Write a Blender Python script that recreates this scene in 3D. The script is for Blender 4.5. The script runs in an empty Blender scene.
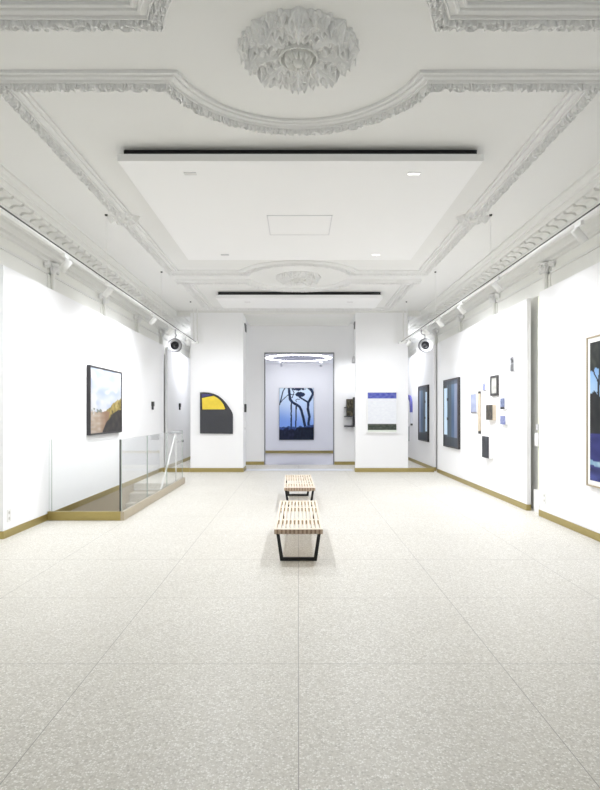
import bpy, math, random
from mathutils import Vector, noise
random.seed(7)
PI = math.pi
S = bpy.context.scene
C = S.collection
CZ = 4.04            # ceiling height
HC = 1.48            # camera height
F = 566.0            # focal length in pixels of a 600 px wide picture

# ------------------------------------------------------------------ materials
def lin(c):
    return tuple(((x/255)/12.92 if x/255 <= .04045 else ((x/255+.055)/1.055)**2.4) for x in c)

def mat(name, rgb, rough=.6, metal=0.0, noise_amt=0.0, noise_scale=8.0, bump=0.0, emit=None, spec=.5, stretch=None):
    m = bpy.data.materials.new(name); m.use_nodes = True
    nt = m.node_tree; b = nt.nodes['Principled BSDF']
    c = lin(rgb)
    b.inputs['Base Color'].default_value = (*c, 1)
    b.inputs['Roughness'].default_value = rough
    b.inputs['Metallic'].default_value = metal
    b.inputs['Specular IOR Level'].default_value = spec
    tc = nt.nodes.new('ShaderNodeTexCoord')
    mp = nt.nodes.new('ShaderNodeMapping')
    if stretch: mp.inputs['Scale'].default_value = stretch
    nt.links.new(tc.outputs['Object'], mp.inputs['Vector'])
    nz = nt.nodes.new('ShaderNodeTexNoise'); nz.inputs['Scale'].default_value = noise_scale
    nz.inputs['Detail'].default_value = 4
    nt.links.new(mp.outputs['Vector'], nz.inputs['Vector'])
    if noise_amt:
        mx = nt.nodes.new('ShaderNodeMix'); mx.data_type = 'RGBA'
        mx.inputs['A'].default_value = (*[x*(1-noise_amt) for x in c], 1)
        mx.inputs['B'].default_value = (*[min(1, x*(1+noise_amt)) for x in c], 1)
        nt.links.new(nz.outputs['Fac'], mx.inputs['Factor'])
        nt.links.new(mx.outputs['Result'], b.inputs['Base Color'])
    if bump:
        bp = nt.nodes.new('ShaderNodeBump'); bp.inputs['Strength'].default_value = bump
        bp.inputs['Distance'].default_value = .01
        nt.links.new(nz.outputs['Fac'], bp.inputs['Height'])
        nt.links.new(bp.outputs['Normal'], b.inputs['Normal'])
    if emit:
        b.inputs['Emission Color'].default_value = (*emit[0], 1)
        b.inputs['Emission Strength'].default_value = emit[1]
    return m

M = {}
M['wall'] = mat('wall_paint', (244, 244, 245), .55, noise_amt=.006, noise_scale=3, bump=.02, spec=.3)
M['upper'] = mat('old_wall_paint', (236, 236, 231), .6, noise_amt=.02, noise_scale=2, bump=.03, spec=.3)
M['ceiling'] = mat('ceiling_plaster', (232, 232, 230), .7, noise_amt=.012, noise_scale=1.5, bump=.03, spec=.2)
M['plaster'] = mat('ornament_plaster', (230, 230, 227), .65, noise_amt=.02, noise_scale=20, bump=.03, spec=.25)
M['relief'] = mat('relief_plaster', (236, 236, 235), .7, noise_amt=.04, noise_scale=60, bump=.05, spec=.2)
M['board'] = mat('ceiling_board', (243, 243, 243), .6, noise_amt=.005, noise_scale=2, spec=.3)
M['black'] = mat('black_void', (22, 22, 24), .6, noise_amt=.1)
M['brass'] = mat('brushed_brass', (176, 160, 104), .38, metal=.85, noise_amt=.10, noise_scale=9, bump=.03, stretch=(1, 1, 6))
M['bronze'] = mat('bronze_cladding', (184, 172, 150), .35, metal=.45, noise_amt=.08, noise_scale=5, bump=.02)
M['step'] = mat('stair_stone', (196, 190, 178), .35, noise_amt=.08, noise_scale=40, spec=.5)
M['steel'] = mat('brushed_steel', (205, 205, 205), .3, metal=.9, noise_amt=.05, noise_scale=30)
M['white_metal'] = mat('white_powder_coat', (236, 236, 234), .4, noise_amt=.01)
M['slot'] = mat('track_slot', (52, 52, 50), .5, noise_amt=.05)
M['grey'] = mat('grey_plastic', (170, 170, 172), .4, noise_amt=.03)
M['spk'] = mat('speaker_shell', (122, 122, 124), .45, noise_amt=.03)
M['lightgrey'] = mat('pale_grey_plastic', (218, 218, 220), .35, noise_amt=.02)
M['cone'] = mat('speaker_cone', (20, 20, 22), .4, noise_amt=.2, noise_scale=30)
M['dark'] = mat('dark_metal', (58, 57, 56), .45, noise_amt=.12, noise_scale=12)
M['charcoal'] = mat('charcoal_paint', (58, 59, 64), .6, noise_amt=.08, noise_scale=10, bump=.05)
M['frame_black'] = mat('black_stained_wood', (48, 46, 48), .4, noise_amt=.12, noise_scale=14, stretch=(1, 1, 4))
M['frame_white'] = mat('white_painted_wood', (240, 240, 240), .45, noise_amt=.01)
M['frame_oak'] = mat('pale_oak', (164, 150, 124), .5, noise_amt=.12, noise_scale=14, stretch=(1, 1, .2))
M['matboard'] = mat('mat_board', (240, 239, 234), .7, noise_amt=.01)
M['canvas_side'] = mat('raw_canvas', (226, 226, 226), .75, noise_amt=.03, noise_scale=50)
M['tan'] = mat('tan_wood', (196, 184, 164), .55, noise_amt=.14, noise_scale=20)
M['slat'] = mat('maple_slat', (232, 219, 200), .45, noise_amt=.06, noise_scale=10, stretch=(8, .6, 8))
M['endgrain'] = mat('maple_end_grain', (184, 164, 144), .5, noise_amt=.18, noise_scale=30)
M['slot_wood'] = mat('maple_spacer', (142, 118, 98), .55, noise_amt=.15, noise_scale=25)
M['leg'] = mat('black_lacquer', (12, 12, 13), .5, noise_amt=.1)
M['lens'] = mat('lamp_lens', (255, 250, 240), .3, emit=((1, .97, .92), 6.0))
M['lens_dim'] = mat('lamp_lens_recessed', (190, 190, 188), .3, emit=((1, .97, .92), .25))
M['ring'] = mat('ring_diffuser', (255, 255, 255), .4, emit=((.93, .95, 1), 17.0))
M['lavender'] = mat('stretched_ceiling', (186, 186, 202), .4, noise_amt=.005)
M['blue'] = mat('ultramarine_paint', (92, 92, 168), .55, noise_amt=.15, noise_scale=12)
M['pale'] = mat('pale_glaze', (226, 228, 234), .5, noise_amt=.03)
M['socket'] = mat('socket_plastic', (228, 228, 226), .35, noise_amt=.01)
M['hole'] = mat('socket_hole', (186, 184, 180), .5, noise_amt=.05)
M['resin'] = mat('pale_resin_floor', (222, 222, 230), .16, noise_amt=.01, noise_scale=1, spec=.6)
M['cream'] = mat('cream_wall', (232, 234, 216), .6, noise_amt=.02)

def terrazzo():
    m = bpy.data.materials.new('terrazzo_tiles'); m.use_nodes = True
    nt = m.node_tree; b = nt.nodes['Principled BSDF']; L = nt.links.new
    N = lambda t: nt.nodes.new(t)
    tc = N('ShaderNodeTexCoord')
    def vor(scale, feat='F1'):
        v = N('ShaderNodeTexVoronoi'); v.inputs['Scale'].default_value = scale; v.feature = feat
        L(tc.outputs['Object'], v.inputs['Vector']); return v
    def ramp(src, stops):
        r = N('ShaderNodeValToRGB'); e = r.color_ramp.elements
        while len(e) < len(stops): e.new(.5)
        for i, (p, c) in enumerate(stops):
            e[i].position = p; e[i].color = (*c, 1) if len(c) == 3 else c
        L(src, r.inputs['Fac']); return r
    # chips: each cell its own tone, with a cement matrix between the cells
    v1 = vor(95); d1 = vor(95, 'DISTANCE_TO_EDGE')
    sep = N('ShaderNodeSeparateColor'); L(v1.outputs['Color'], sep.inputs['Color'])
    tone = ramp(sep.outputs['Red'], [(0, lin((186, 182, 172))), (.25, lin((207, 203, 193))), (.55, lin((220, 217, 208))), (.8, lin((241, 239, 233)))])
    edge = ramp(d1.outputs['Distance'], [(.06, (0, 0, 0)), (.16, (1, 1, 1))])
    mx = N('ShaderNodeMix'); mx.data_type = 'RGBA'
    mx.inputs['A'].default_value = (*lin((208, 204, 194)), 1)
    L(edge.outputs['Color'], mx.inputs['Factor']); L(tone.outputs['Color'], mx.inputs['B'])
    # broad slow variation per tile and cloud
    nz = N('ShaderNodeTexNoise'); nz.inputs['Scale'].default_value = .9; L(tc.outputs['Object'], nz.inputs['Vector'])
    var = ramp(nz.outputs['Fac'], [(.3, (.95, .95, .945)), (.7, (1, 1, 1))])
    mu = N('ShaderNodeMix'); mu.data_type = 'RGBA'; mu.blend_type = 'MULTIPLY'; mu.inputs['Factor'].default_value = 1
    L(mx.outputs['Result'], mu.inputs['A']); L(var.outputs['Color'], mu.inputs['B'])
    # tile seams every 1.19 m
    sx = N('ShaderNodeSeparateXYZ'); L(tc.outputs['Object'], sx.inputs['Vector'])
    def seam(out, off):
        a = N('ShaderNodeMath'); a.operation = 'ADD'; a.inputs[1].default_value = off; L(out, a.inputs[0])
        p = N('ShaderNodeMath'); p.operation = 'PINGPONG'; p.inputs[1].default_value = .595; L(a.outputs[0], p.inputs[0])
        c = N('ShaderNodeMath'); c.operation = 'LESS_THAN'; c.inputs[1].default_value = .0022; L(p.outputs[0], c.inputs[0])
        return c
    s1 = seam(sx.outputs['X'], 1.19*8); s2 = seam(sx.outputs['Y'], 1.19*8-3.34)
    mm = N('ShaderNodeMath'); mm.operation = 'MAXIMUM'; L(s1.outputs[0], mm.inputs[0]); L(s2.outputs[0], mm.inputs[1])
    fin = N('ShaderNodeMix'); fin.data_type = 'RGBA'; fin.inputs['B'].default_value = (*lin((160, 156, 148)), 1)
    L(mm.outputs[0], fin.inputs['Factor']); L(mu.outputs['Result'], fin.inputs['A'])
    L(fin.outputs['Result'], b.inputs['Base Color'])
    b.inputs['Roughness'].default_value = .42; b.inputs['Specular IOR Level'].default_value = .4
    return m
M['floor'] = terrazzo()

def glass_mat():
    m = bpy.data.materials.new('clear_glass'); m.use_nodes = True
    nt = m.node_tree; nt.nodes.remove(nt.nodes['Principled BSDF']); L = nt.links.new
    out = nt.nodes['Material Output']
    tr = nt.nodes.new('ShaderNodeBsdfTransparent'); tr.inputs['Color'].default_value = (.985, .992, .988, 1)
    gl = nt.nodes.new('ShaderNodeBsdfGlossy'); gl.inputs['Roughness'].default_value = .02
    lw = nt.nodes.new('ShaderNodeLayerWeight'); lw.inputs['Blend'].default_value = .5
    pw = nt.nodes.new('ShaderNodeMath'); pw.operation = 'POWER'; pw.inputs[1].default_value = 4.0
    L(lw.outputs['Facing'], pw.inputs[0])
    ma = nt.nodes.new('ShaderNodeMath'); ma.operation = 'MULTIPLY_ADD'; ma.inputs[1].default_value = .5; ma.inputs[2].default_value = .03
    L(pw.outputs[0], ma.inputs[0])
    mix = nt.nodes.new('ShaderNodeMixShader'); L(ma.outputs[0], mix.inputs['Fac'])
    L(tr.outputs[0], mix.inputs[1]); L(gl.outputs[0], mix.inputs[2]); L(mix.outputs[0], out.inputs['Surface'])
    return m
M['glass'] = glass_mat()
M['glass_edge'] = mat('glass_edge', (172, 184, 174), .2, noise_amt=.05)

def paint_mat():
    m = bpy.data.materials.new('picture_paint'); m.use_nodes = True
    nt = m.node_tree; b = nt.nodes['Principled BSDF']
    a = nt.nodes.new('ShaderNodeAttribute'); a.attribute_name = 'paint'
    nt.links.new(a.outputs['Color'], b.inputs['Base Color'])
    b.inputs['Roughness'].default_value = .5; b.inputs['Specular IOR Level'].default_value = .3
    return m
M['paint'] = paint_mat()

# ------------------------------------------------------------------ mesh builder
class MB:
    def __init__(s): s.v, s.f, s.m, s.sm = [], [], [], []
    def add(s, vs, fs, mi=0, smooth=False):
        o = len(s.v); s.v += [tuple(p) for p in vs]
        for f in fs:
            s.f.append([i+o for i in f]); s.m.append(mi); s.sm.append(smooth)
        return s
    def box(s, x0, x1, y0, y1, z0, z1, mi=0, fm=None):
        x0, x1 = min(x0, x1), max(x0, x1); y0, y1 = min(y0, y1), max(y0, y1); z0, z1 = min(z0, z1), max(z0, z1)
        vs = [(x0,y0,z0),(x1,y0,z0),(x1,y1,z0),(x0,y1,z0),(x0,y0,z1),(x1,y0,z1),(x1,y1,z1),(x0,y1,z1)]
        fs = [(0,3,2,1),(4,5,6,7),(0,1,5,4),(2,3,7,6),(1,2,6,5),(3,0,4,7)]   # -z +z -y +y +x -x
        for k, f in enumerate(fs): s.add(vs if k == 0 else [], [], mi)
        o = len(s.v)-8
        for k, f in enumerate(fs):
            s.f.append([i+o for i in f]); s.m.append(fm[k] if fm else mi); s.sm.append(False)
        return s
    def bevbox(s, x0, x1, y0, y1, z0, z1, r, mi=0):
        import bmesh
        bm = bmesh.new(); bmesh.ops.create_cube(bm, size=1)
        for v in bm.verts:
            v.co = Vector(((x0+x1)/2+v.co.x*(x1-x0), (y0+y1)/2+v.co.y*(y1-y0), (z0+z1)/2+v.co.z*(z1-z0)))
        bmesh.ops.bevel(bm, geom=list(bm.edges), offset=r, segments=2, affect='EDGES', profile=.7)
        bm.verts.index_update()
        s.add([v.co[:] for v in bm.verts], [[v.index for v in f.verts] for f in bm.faces], mi); bm.free()
        return s
    def tube(s, pts, r, n=10, mi=0, cap=True, smooth=True):
        pts = [Vector(p) for p in pts]; rr = r if isinstance(r, (list, tuple)) else [r]*len(pts)
        vs, fs = [], []; up = None
        for i, p in enumerate(pts):
            d = ((pts[min(i+1, len(pts)-1)]-pts[max(i-1, 0)])).normalized()
            if up is None:
                up = Vector((0,0,1)) if abs(d.z) < .9 else Vector((1,0,0))
            a = d.cross(up)
            if a.length < 1e-6: a = d.orthogonal()
            a.normalize(); b = a.cross(d).normalized(); up = b
            for k in range(n):
                t = 2*PI*k/n
                vs.append(p + a*math.cos(t)*rr[i] + b*math.sin(t)*rr[i])
        for i in range(len(pts)-1):
            for k in range(n):
                k2 = (k+1) % n
                fs.append((i*n+k, i*n+k2, (i+1)*n+k2, (i+1)*n+k))
        s.add(vs, fs, mi, smooth)
        if cap:
            s.add(vs[:n], [list(range(n-1, -1, -1))], mi); s.add(vs[-n:], [list(range(n))], mi)
        return s
    def lathe(s, prof, c, axis=(0,0,1), n=24, mi=0, smooth=True):
        ax = Vector(axis).normalized(); a = ax.orthogonal().normalized(); b = ax.cross(a); c = Vector(c)
        vs, fs = [], []
        for (r, h) in prof:
            for k in range(n):
                t = 2*PI*k/n
                vs.append(c + ax*h + (a*math.cos(t)+b*math.sin(t))*r)
        for i in range(len(prof)-1):
            for k in range(n):
                k2 = (k+1) % n
                fs.append((i*n+k, i*n+k2, (i+1)*n+k2, (i+1)*n+k))
        s.add(vs, fs, mi, smooth)
        return s
    def prism(s, poly, f0, f1, mi=0, side_mi=None):
        """poly of 2-D points; f0/f1 map a 2-D point to the two end faces"""
        n = len(poly); a = [f0(p) for p in poly]; b = [f1(p) for p in poly]
        s.add(a+b, [list(range(n))[::-1], list(range(n, 2*n))], mi)
        s.add(a+b, [(i, (i+1) % n, n+(i+1) % n, n+i) for i in range(n)], mi if side_mi is None else side_mi)
        return s
    def ellipsoid(s, c, r, n=12, mi=0):
        vs, fs = [], []; m = n//2
        for i in range(m+1):
            t = PI*i/m
            for k in range(n):
                p = 2*PI*k/n
                vs.append((c[0]+r[0]*math.sin(t)*math.cos(p), c[1]+r[1]*math.sin(t)*math.sin(p), c[2]+r[2]*math.cos(t)))
        for i in range(m):
            for k in range(n):
                k2 = (k+1) % n; fs.append((i*n+k, i*n+k2, (i+1)*n+k2, (i+1)*n+k))
        return s.add(vs, fs, mi, True)
    def build(s, name, mats, parent=None, org=(0,0,0), colors=None):
        me = bpy.data.meshes.new(name)
        me.from_pydata([(v[0]-org[0], v[1]-org[1], v[2]-org[2]) for v in s.v], [], s.f)
        for m in (mats if isinstance(mats, (list, tuple)) else [mats]): me.materials.append(m)
        for p, mi, sm in zip(me.polygons, s.m, s.sm): p.material_index = mi; p.use_smooth = sm
        if colors:
            at = me.color_attributes.new('paint', 'FLOAT_COLOR', 'POINT')
            flat = []
            for c in colors: flat += [c[0], c[1], c[2], 1.0]
            at.data.foreach_set('color', flat)
        import bmesh
        bm = bmesh.new(); bm.from_mesh(me); bmesh.ops.recalc_face_normals(bm, faces=bm.faces); bm.to_mesh(me); bm.free()
        me.update()
        o = bpy.data.objects.new(name, me); C.objects.link(o)
        if parent is not None: o.parent = parent
        else: o.location = org
        return o

def tag(o, label=None, cat=None, group=None, kind=None):
    if label: o['label'] = label
    if cat: o['category'] = cat
    if group: o['group'] = group
    if kind: o['kind'] = kind
    return o
def thing(name, label, cat, loc=(0,0,0), group=None):
    o = bpy.data.objects.new(name, None); C.objects.link(o); o.location = loc; o.empty_display_size = .1
    return tag(o, label, cat, group)
def struct(name, mb, m): return tag(mb.build(name, m), kind='structure')
def copy_thing(o, loc, label, rz=None):
    """a copy of a thing with copies of its parts and sub-parts"""
    r = o.copy(); C.objects.link(r); r.location = loc; r['label'] = label
    if rz is not None: r.rotation_euler.z = rz
    def rec(src, dst):
        for ch in list(src.children):
            c = ch.copy(); C.objects.link(c); c.parent = dst; rec(ch, c)
    rec(o, r)
    return r
def P(px, Y): return (px-298.5)*Y/F
def Z(py, Y): return HC-(py-413)*Y/F
def Yw(px, X): return abs(X)*F/abs(px-298.5)

# ------------------------------------------------------------------ room shell
XW = 3.66            # old side walls
Y0, Y1 = -3.2, 14.2  # back of the hall behind the camera, pillar line
YE = 18.9            # end of the side aisles
hx0, hx1, hy0, hy1 = -3.47, -2.45, 7.84, 11.90     # stair well
fl = MB()
for (a, b, c, d) in ((-XW, hx0, Y0, YE), (hx0, hx1, Y0, hy0), (hx0, hx1, hy1, YE), (hx1, XW, Y0, 16.2), (hx1, -2.3, 16.2, YE), (2.3, XW, 16.2, YE)):
    fl.box(a, b, c, d, -.12, 0)
struct('floor', fl, M['floor'])
struct('floor_resin', MB().box(-2.3, 2.3, 16.2, 21.1, -.12, 0), M['resin'])

w = MB()
w.box(-XW-.2, -XW, Y0, YE, 0, CZ); struct('wall_left', w, M['upper'])
struct('wall_right', MB().box(XW, XW+.2, Y0, YE, 0, CZ), M['upper'])
# unseen wall behind the camera; two tall window openings added for daylight
wb = MB()
for (a, b) in ((-XW-.2, -2.9), (-.5, .5), (2.9, XW+.2)): wb.box(a, b, Y0-.25, Y0, 0, CZ)
for (a, b) in ((-2.9, -.5), (.5, 2.9)):
    wb.box(a, b, Y0-.25, Y0, 0, .5); wb.box(a, b, Y0-.25, Y0, 3.5, CZ)
struct('wall_rear', wb, M['upper'])
struct('ceiling', MB().box(-XW-.2, XW+.2, Y0-.25, Y1+.35, CZ, CZ+.2).box(-XW-.2, XW+.2, Y1+.35, YE, CZ, CZ+.2), M['ceiling'])
struct('wall_end_left', MB().box(-XW-.2, -2.72, YE, YE+.15, 0, CZ), M['upper'])
struct('wall_end_right', MB().box(2.72, XW+.2, YE, YE+.15, 0, CZ), M['upper'])

# pillars flanking the opening
for nm, a, b, d_ in (('left', -2.71, -1.39, .72), ('right', 1.43, 2.75, .14)):
    struct('pillar_'+nm, MB().box(a, b, Y1, Y1+d_, 0, CZ), M['wall'])
struct('trim_1', MB().box(-1.39, 1.43, Y1+.01, 16.2, 3.97, CZ), M['upper'])          # soffit between the pillars
struct('wall_aisle_left', MB().box(-2.75, -2.6, 16.2, YE, 0, CZ), M['wall'])
struct('wall_aisle_right', MB().box(2.6, 2.75, 16.2, YE, 0, CZ), M['wall'])
# recess back wall with the doorway
DY = 16.2; dx0, dx1, dz = P(264.3, DY), P(334.2, DY), Z(352.5, DY)
rb = MB().box(-2.75, dx0, DY, DY+.18, 0, CZ).box(dx1, 2.75, DY, DY+.18, 0, CZ).box(dx0, dx1, DY, DY+.18, dz, CZ)
struct('wall_recess', rb, M['wall'])
df = MB().box(dx0-.0, dx0+.022, DY-.012, DY+.19, 0, dz).box(dx1-.022, dx1, DY-.012, DY+.19, 0, dz).box(dx0+.022, dx1-.022, DY-.012, DY+.19, dz-.022, dz)
struct('door_1', df, M['spk'])
# far room
struct('wall_far', MB().box(-2.3, 2.3, 20.9, 21.05, 0, 3.4), M['wall'])
struct('wall_far_left', MB().box(-2.45, -2.3, DY+.18, 21.05, 0, 3.4), M['wall'])
struct('wall_far_right', MB().box(2.3, 2.45, DY+.18, 21.05, 0, 3.4), M['wall'])
struct('ceiling_far', MB().box(-2.45, 2.45, DY+.18, 21.05, 3.29, 3.42), M['wall'])

# display walls in front of the old walls, floor to 3.22 m
PH = 3.22
TH = .06
def display(nm, sx, ya, yb):
    x = 3.47*sx
    struct('wall_'+nm, MB().box(x, x+TH*sx, ya, yb, 0.0, PH), M['wall'])
    bb = MB().box(x-.012*sx, x, ya-.012, yb, .0, .09)
    bb.box(x, x+TH*sx, ya-.012, ya, .0, .09)
    struct('baseboard_'+nm, bb, M['brass'])
display('left_near', -1, 6.65, 14.6)
display('left_end', -1, 14.98, YE)
display('right_near', 1, 3.6, 8.15)
display('right_middle', 1, 8.6, 14.15)
display('right_end', 1, 14.5, YE)
# brass skirting round the pillars and low brass upstands across the aisles
for nm, a, b, d_ in (('pillar_left', -2.71, -1.39, .72), ('pillar_right', 1.43, 2.75, .14)):
    struct('baseboard_'+nm, MB().box(a-.012, b+.012, Y1-.014, Y1, 0, .1).box(a-.012, a, Y1, Y1+d_, 0, .1).box(b, b+.012, Y1, Y1+d_, 0, .1), M['brass'])
struct('baseboard_aisle_left', MB().box(-3.40, -2.735, Y1-.014, Y1+.05, 0, .1), M['brass'])
struct('baseboard_aisle_right', MB().box(2.77, 3.40, Y1-.014, Y1+.05, 0, .1), M['brass'])
struct('baseboard_recess_left', MB().box(-2.58, dx0-.005, DY-.014, DY, 0, .09), M['brass'])
struct('baseboard_recess_right', MB().box(dx1+.005, 2.58, DY-.014, DY, 0, .09), M['brass'])
struct('baseboard_far', MB().box(-2.28, 2.28, 20.886, 20.9, 0, .09), M['brass'])
# metal floor strip between the pillars
t = thing('threshold_strip', 'thin brushed steel floor strip across the opening between the two white pillars', 'threshold', (0, 14.7, 0))
MB().box(-1.36, 1.40, 14.45, 14.95, .001, .006).build('plate', M['pale'], t, (0, 14.7, 0))
e = MB().box(-1.37, 1.41, 14.43, 14.45, .001, .008).box(-1.37, 1.41, 14.95, 14.97, .001, .008)
e.build('edge_rail', M['steel'], t, (0, 14.7, 0))

# ------------------------------------------------------------------ ceiling mouldings
def foliage(t, s):
    """height pattern of carved scrolls; t along the band, s across it (0..1)"""
    L = .15
    k = math.floor(t/L); u = (t/L-k)-.5
    fl_ = 1 if k % 2 == 0 else -1
    x, y = u*L, (s-.5)*.094*fl_
    dx, dy = x-.012, y+.004
    r = math.hypot(dx, dy); a = math.atan2(dy, dx)
    sp = math.cos(a-r*230*fl_)*math.exp(-(r/.055)**2)
    leafy = math.cos(a*7+r*60)*sstep(.018, .04, r)
    stem_ = math.exp(-((y-.030*math.sin(x/L*2*PI))/.008)**2)
    n = noise.noise(Vector((t*48, s*5, k*3.1)))
    h = .36+.45*sp+.40*leafy+.45*stem_+.95*n
    h = sstep(.28, .46, h)
    e = min(1, s/.10, (1-s)/.10)
    return (.06+.94*h*(.8+.3*n))*max(0, e) if h > .02 else .02

def sstep(a, b, x):
    t = max(0, min(1, (x-a)/(b-a))); return t*t*(3-2*t)
BW = .235
PROF = [(0,0),(.001,.022),(.014,.028),(.022,.022),(.024,.008),(.046,.008),(.048,.024),(.064,.034),(.076,.024),(.078,.010),(.112,.010),(.113,.03),(.121,.03),(.124,.012)]
FS0, FS1, NF = .124, .218, 13
def prof_at():
    out = [(s, h, 0) for s, h in PROF]
    for i in range(1, NF+1):
        q = i/NF; out.append((FS0+(FS1-FS0)*q, .010, q))
    out += [(.219,.024,0),(.228,.022,0),(.2345,.004,0),(BW,0,0)]
    return out
PR = prof_at()
def band(mb, ptfun, length, step=.0085, flip=False):
    """sweep the moulding; ptfun(q, s) -> (x, y) for q in 0..1 along and s across"""
    n = max(2, int(length/step)); vs, fs = [], []; k = len(PR)
    for i in range(n+1):
        q = i/n
        for (s, h, fq) in PR:
            x, y = ptfun(q, s)
            hh = h
            if fq: hh = h+.05*foliage(q*length+7.3, fq)
            vs.append((x, y, CZ-hh))
    for i in range(n):
        for j in range(k-1):
            fs.append((i*k+j, i*k+j+1, (i+1)*k+j+1, (i+1)*k+j))
    mb.add(vs, fs, 0, False)

def medallion_band(num, cy, sign, rev, xe):
    """transverse band that swings round a rosette: far (+1) or near (-1) side of it"""
    g = .234; R = .935 if not rev else .915
    mb = MB()
    def o(s): return s if not rev else BW-s
    def xj(s): return math.sqrt((R+o(s))**2-(g+o(s))**2)
    for sd in (-1, 1):
        band(mb, lambda q, s, sd=sd: (sd*(xe+(xj(s)-xe)*q), cy+sign*(g+o(s))), xe-.9)
    def arc(q, s):
        rr = R+o(s); a0 = math.atan2(g+o(s), -xj(s)); a1 = math.atan2(g+o(s), xj(s))
        a = a0+(a1-a0)*q
        return rr*math.cos(a), cy+sign*rr*math.sin(a)
    band(mb, arc, (R+.12)*2.65)
    struct('trim_%d' % num, mb, M['relief'])
medallion_band(2, 3.99, 1, False, 3.05)
medallion_band(3, 3.99, -1, True, 3.05)
medallion_band(4, 10.62, -1, True, 2.36)
medallion_band(5, 10.62, 1, False, 2.36)
def side_band(num, xi, ya, yb):
    mb = MB()
    for sd in (-1, 1):
        band(mb, lambda q, s, sd=sd: (sd*(xi+s), ya+(yb-ya)*q), yb-ya)
    struct('trim_%d' % num, mb, M['relief'])
side_band(6, 2.15, 4.45, 10.18)
side_band(7, 2.07, 11.09, 13.9)
side_band(8, 2.15, .6, 3.55)
mb = MB(); band(mb, lambda q, s: (-2.25+4.5*q, 13.66+s), 4.5); struct('trim_9', mb, M['relief'])

# cartouche ornaments half way along the side bands
def cartouche(x, y, label):
    t = thing('ceiling_cartouche', label, 'ceiling ornament', (x, y, CZ), 'plaster cartouches on the ceiling moulding')
    mb = MB(); org = (x, y, CZ)
    N1, N2 = 72, 16; vs, fs = [], []
    for i in range(N2+1):
        u = i/N2
        for k in range(N1):
            a = 2*PI*k/N1
            rr = (.17+.03*math.cos(6*a)+.02*math.cos(14*a+1))*u
            h = .055*(1-u**3)*(.55+.45*math.cos(u*7))+.012*math.cos(12*a)*u*(1-u)*4
            h += .03*math.exp(-((u-.72)/.12)**2)*(1+.6*math.cos(10*a))
            if u == 1: h = 0
            vs.append((x+rr*1.05*math.cos(a), y+rr*1.35*math.sin(a), CZ-.012-max(0, h) if u < 1 else CZ))
    for i in range(N2):
        for k in range(N1):
            k2 = (k+1) % N1; fs.append((i*N1+k, i*N1+k2, (i+1)*N1+k2, (i+1)*N1+k))
    mb.add(vs, fs, 0, False); mb.build('scrollwork', M['relief'], t, org)
    MB().lathe([(.0, .075), (.03, .072), (.05, .06), (.06, .04)], (x, y, CZ), (0, 0, -1), 20).build('boss', M['plaster'], t, org)
cartouche(-2.28, 7.38, 'carved plaster cartouche half way along the ceiling moulding on the stair side')
cartouche(2.28, 7.38, 'carved plaster cartouche on the ceiling moulding above the wall of small artworks')

# rosettes
def rosette_height(r, a):
    R = .432
    if r > R: return 0
    def leaf(a0, r0, r1, hw, hh, lobes, curl):
        d = (a-a0+PI) % (2*PI)-PI
        if abs(d) > PI/3: return 0
        x, y = r*math.cos(d), r*math.sin(d)
        q = (x-r0)/(r1-r0)
        if q < 0 or q > 1: return 0
        env = (math.sin(PI*(.16+.84*q)**1.25))**.55 if q < 1 else 0
        ser = abs(math.sin(PI*lobes*(q+.10*abs(y)/hw)))
        wd = hw*env*(.62+.38*ser**.6)
        if wd < 1e-4 or abs(y) > wd: return 0
        v = y/wd
        body = (hh*(.55+.45*math.sin(PI*min(1, q*.95)))+curl*math.exp(-((q-.76)/.10)**2))*(1-.75*sstep(.80, 1.0, q))
        vein = .16*math.exp(-(v*9)**2)
        fl_ = .26*math.cos(PI*lobes*2*(q-.16*abs(v)))*sstep(.10, .45, abs(v))+.10*math.cos(v*15)
        cup = -.16*math.exp(-((abs(v)-.45)/.2)**2)
        return max(.004, body*(1+vein+fl_+cup)*(1-abs(v)**5*.35))
    h = .006 if r < R*.93 else 0
    for k in range(8):
        a0 = 2*PI*k/8+PI/2
        h = max(h, leaf(a0, .10, .432, .088, .070, 5.0, .036))
        a1 = a0+PI/8
        h = max(h, leaf(a1, .17, .40, .050, .030, 3.0, .026))
        # curled scroll flowers round the rim, either side of each leaf
        for sg in (-1, 1):
            a2 = a0+sg*.27
            x, y = r*math.cos(a)-.372*math.cos(a2), r*math.sin(a)-.372*math.sin(a2)
            q = math.hypot(x, y); aa = math.atan2(y, x)
            lim = .046*(1+.25*math.cos(5*aa+k))
            if q < lim: h = max(h, .06*(.5+.5*math.cos(q/.046*4.2))+.012)
            a2 = a0+sg*.235
            x, y = r*math.cos(a)-.225*math.cos(a2), r*math.sin(a)-.225*math.sin(a2)
            if math.hypot(x*1.0, y*1.0) < .019: h = .012
            a2 = a0+sg*.16
            x, y = r*math.cos(a)-.305*math.cos(a2), r*math.sin(a)-.305*math.sin(a2)
            if math.hypot(x, y) < .013: h = .012
    if r < .14:                                      # groove, petals and button in the middle
        if r > .124: h = .066+.010*abs(math.cos(a*20))
        elif r > .098: h = .022
        elif r > .046: h = .070+.040*abs(math.cos(a*7))**.7*math.sin(PI*(r-.046)/.054)**.6
        elif r > .038: h = .062
        else: h = .088+.036*math.sqrt(max(0, 1-(r/.038)**2))
    return h
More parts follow.
